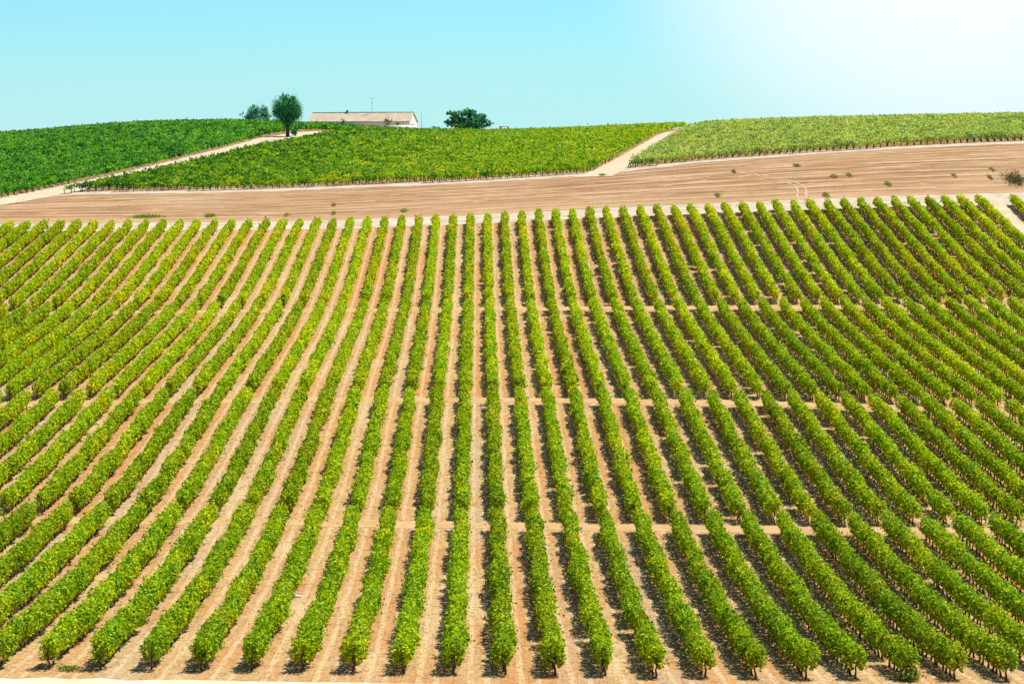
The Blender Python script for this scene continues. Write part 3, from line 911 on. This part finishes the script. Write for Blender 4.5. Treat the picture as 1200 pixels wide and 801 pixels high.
# aerial on the roof
xa = (435 - 424) * s
mast_top = zpix(115, Y, hb[2])
ant = link("aerial", None, None, tuple(Vector(hb) + Matrix.Rotation(yaw, 3, 'Z') @ Vector((xa, 0, z_ridge + 0.25))), R(10))
tag(ant, "thin television aerial on a mast rising from the farmhouse ridge", "aerial")
hm = mast_top - z_ridge - 0.25
V, Fq = tube([(0, 0, -0.1), (0, 0, hm * 0.5), (0, 0, hm)], [0.055, 0.05, 0.045], 6)
link("mast", mesh_np("mast", V, Fq, M["steel"]), ant)
V, Fq = join([tube([(-0.8, 0, hm - 0.1), (0, 0, hm - 0.1), (0.8, 0, hm - 0.1)], [0.045, 0.045, 0.045], 6)] +
             [tube([(x, -0.5, hm - 0.02), (x, 0, hm - 0.02), (x, 0.5, hm - 0.02)], [0.03, 0.03, 0.03], 4) for x in (-0.75, -0.4, 0, 0.4, 0.75)])
link("antenna", mesh_np("antenna", V, Fq, M["steel"]), ant)
V, Fq = tube([(-0.3, 0, hm * 0.62), (0, 0, hm * 0.62), (0.3, 0, hm * 0.62)], [0.05, 0.05, 0.05], 6)
link("bracket", mesh_np("bracket", V, Fq, M["steel"]), ant)
# low white yard wall before the house
yw = link("yard_wall", None, None, on_crest(468, 676), R(-8))
tag(yw, "low white yard wall with grey-brown coping before the farmhouse's right end", "wall")
zc_ = zpix(146.4, 676, yw.location.z)
wl = 33 * 676 / F
V, Fq = boxv(-wl / 2, wl / 2, -0.15, 0.15, -0.8, zc_)
link("wall", mesh_np("yard_wall_body", V, Fq, M["wall"]), yw)
V, Fq = boxv(-wl / 2 - 0.1, wl / 2 + 0.1, -0.22, 0.22, zc_ + 0.003, zc_ + 0.2)
link("coping", mesh_np("coping", V, Fq, M["coping"]), yw)
# pole at the house end
pb = on_crest(494, 684)
ph = zpix(127.5, 684, pb[2])
V, Fq = tube([(0, 0, -0.4), (0, 0, ph * 0.5), (0, 0, ph)], [0.075, 0.06, 0.045], 6)
V2, F2 = join([(V, Fq), tube([(-0.35, 0, ph * 0.32), (0, 0, ph * 0.32), (0.35, 0, ph * 0.32)], [0.05, 0.05, 0.05], 6)])
tag(link("utility_pole", mesh_np("utility_pole", V2, F2, M["steel"]), None, pb), "slim grey pole beside the farmhouse's white right gable", "pole")
# small shed far along the crest
sb = on_crest(590.5, 705)
shed = link("shed", None, None, sb)
tag(shed, "tiny pale shed with flat grey roof on the skyline right of the spreading tree", "shed")
zs = zpix(148.2, 705, sb[2])
V, Fq = boxv(-1.45, 1.45, -1.2, 1.2, -0.5, zs - 0.25)
link("wall", mesh_np("shed_wall", V, Fq, M["wall"]), shed)
V, Fq = boxv(-1.6, 1.6, -1.4, 1.4, zs - 0.247, zs)
link("roof", mesh_np("shed_roof", V, Fq, M["zinc"]), shed)

# ------------------------------------------------------------------ weeds, scrub and small things
def weed(u, v, wpx, label, leaf=None, h=0.5, n=500, cat="weed patch", name="weed_patch", size=0.2, depth=1.6):
    x, y, z = ground_at(u, v)
    s = y / F
    r = np.random.default_rng(int(u * 7 + v))
    k = n
    px = r.normal(0, wpx * s / 4.2, k); py = r.normal(0, depth / 2, k)
    gz = H(x + px, y + py) - z
    pz = gz + np.abs(r.normal(0, h / 2, k)) + 0.10
    V, Fq, tt = leaves(np.stack([px, py, pz], -1), np.tile([0, 0, 0.9], (k, 1)), np.full(k, size), np.clip(r.normal(0.5, 0.25, k), 0, 1))
    o = link(name, mesh_np(name, V, Fq, leaf or M["weed_leaf"], tt), None, (x, y, z))
    tag(o, label, cat, "weeds on the brown field" if cat == "weed patch" else None)
W = [
    (172, 255, 40, "longest bright yellow-green weed patch, at the left end of the brown field", 900),
    (246, 254, 14, "compact green weed patch right of the longest weed patch on the brown field", 400),
    (336, 253, 9, "small pale weed tuft at the lower edge of the brown field, left of centre", 220),
    (391, 241, 9, "dark green tuft in the middle of the brown field below the farmhouse", 240),
    (391, 251, 9, "green tuft just above the vine rows below the farmhouse", 220),
    (474, 248, 15, "yellow-green weed patch above the vine rows, below the spreading tree", 320),
    (706, 206, 13, "thin green weeds at the foot of the short steep track", 260),
    (860, 202, 9, "pale green weed tuft under the left part of the haze-tinted vineyard", 200),
    (841, 230, 9, "small green tuft low on the brown field left of the tyre marks", 220),
    (934, 195, 14, "flat green weed patch above the curved tyre marks", 260),
    (977, 208, 14, "pale weed patch right of the tyre marks, left of a darker tuft", 240),
    (995, 206, 9, "dark green tuft right of the tyre marks, mid height of the brown field", 240),
    (1041, 217, 13, "rounded green weed clump in the right part of the brown field", 340),
    (968, 230, 13, "dark green weed clump at the lower field edge right of the tyre marks", 340),
    (1118, 207, 9, "small green tuft left of the dry scrub on the brown field", 200),
    (1163, 200, 9, "small dark tuft above the dry scrub at the right edge", 220),
    (1160, 209, 8, "little yellow-green tuft beside the dry scrub at the right edge", 200),
]
for u, v, wp, lb_, n in W:
    weed(u, v, wp * (0.95 if n > 380 else 0.55), lb_, None if n > 380 else M['tuft_leaf'], 0.34 if n > 380 else 0.22, n)
weed(1190, 213, 24, "brown and grey-green dry scrub clump at the right end of the brown field", M["scrub_leaf"], 1.1, 900, "scrub", "dry_scrub", 0.28, 4.0)
weed(80, 786, 26, "creeping green weed at the foot of a vine beside the pale track", None, 0.16, 260, "weed", "weed", 0.13, 0.5)
weed(1066, 797, 28, "bright green young plant in front of the nearest vine row ends", M["yellow_leaf"], 0.5, 420, "plant", "young_plant", 0.17, 0.9)
# pale stakes standing in the upper right rows
for u, v, lb_ in ((1062, 279, "pale stake standing among the topmost rows, the tallest and palest"), (1056, 349, "pale post at the end of a topmost row by the cross path"),
                  (1080, 349, "pale post beside the bright bushy stretch of the topmost rows")):
    x, y, z = ground_at(u, v)
    x = X0 + SP * round((x - X0) / SP) - 0.15
    tag(link("stake", STAKE, None, (x, y, float(H(x, y)))), lb_, "stake", "pale stakes in the rows")
x, y, z = ground_at(347, 700)
V, Fq = tube([(-0.35, 0, 0.08), (-0.1, 0.05, 0.12), (0.15, 0, 0.10), (0.4, 0.08, 0.06)], [0.06, 0.10, 0.08, 0.04], 6)
tag(link("plastic_scrap", mesh_np("plastic_scrap", V, Fq, M["plastic"], smooth=True), None, (x, y, z), 0.3), "white plastic scrap lying on the soil beside a near row", "scrap")
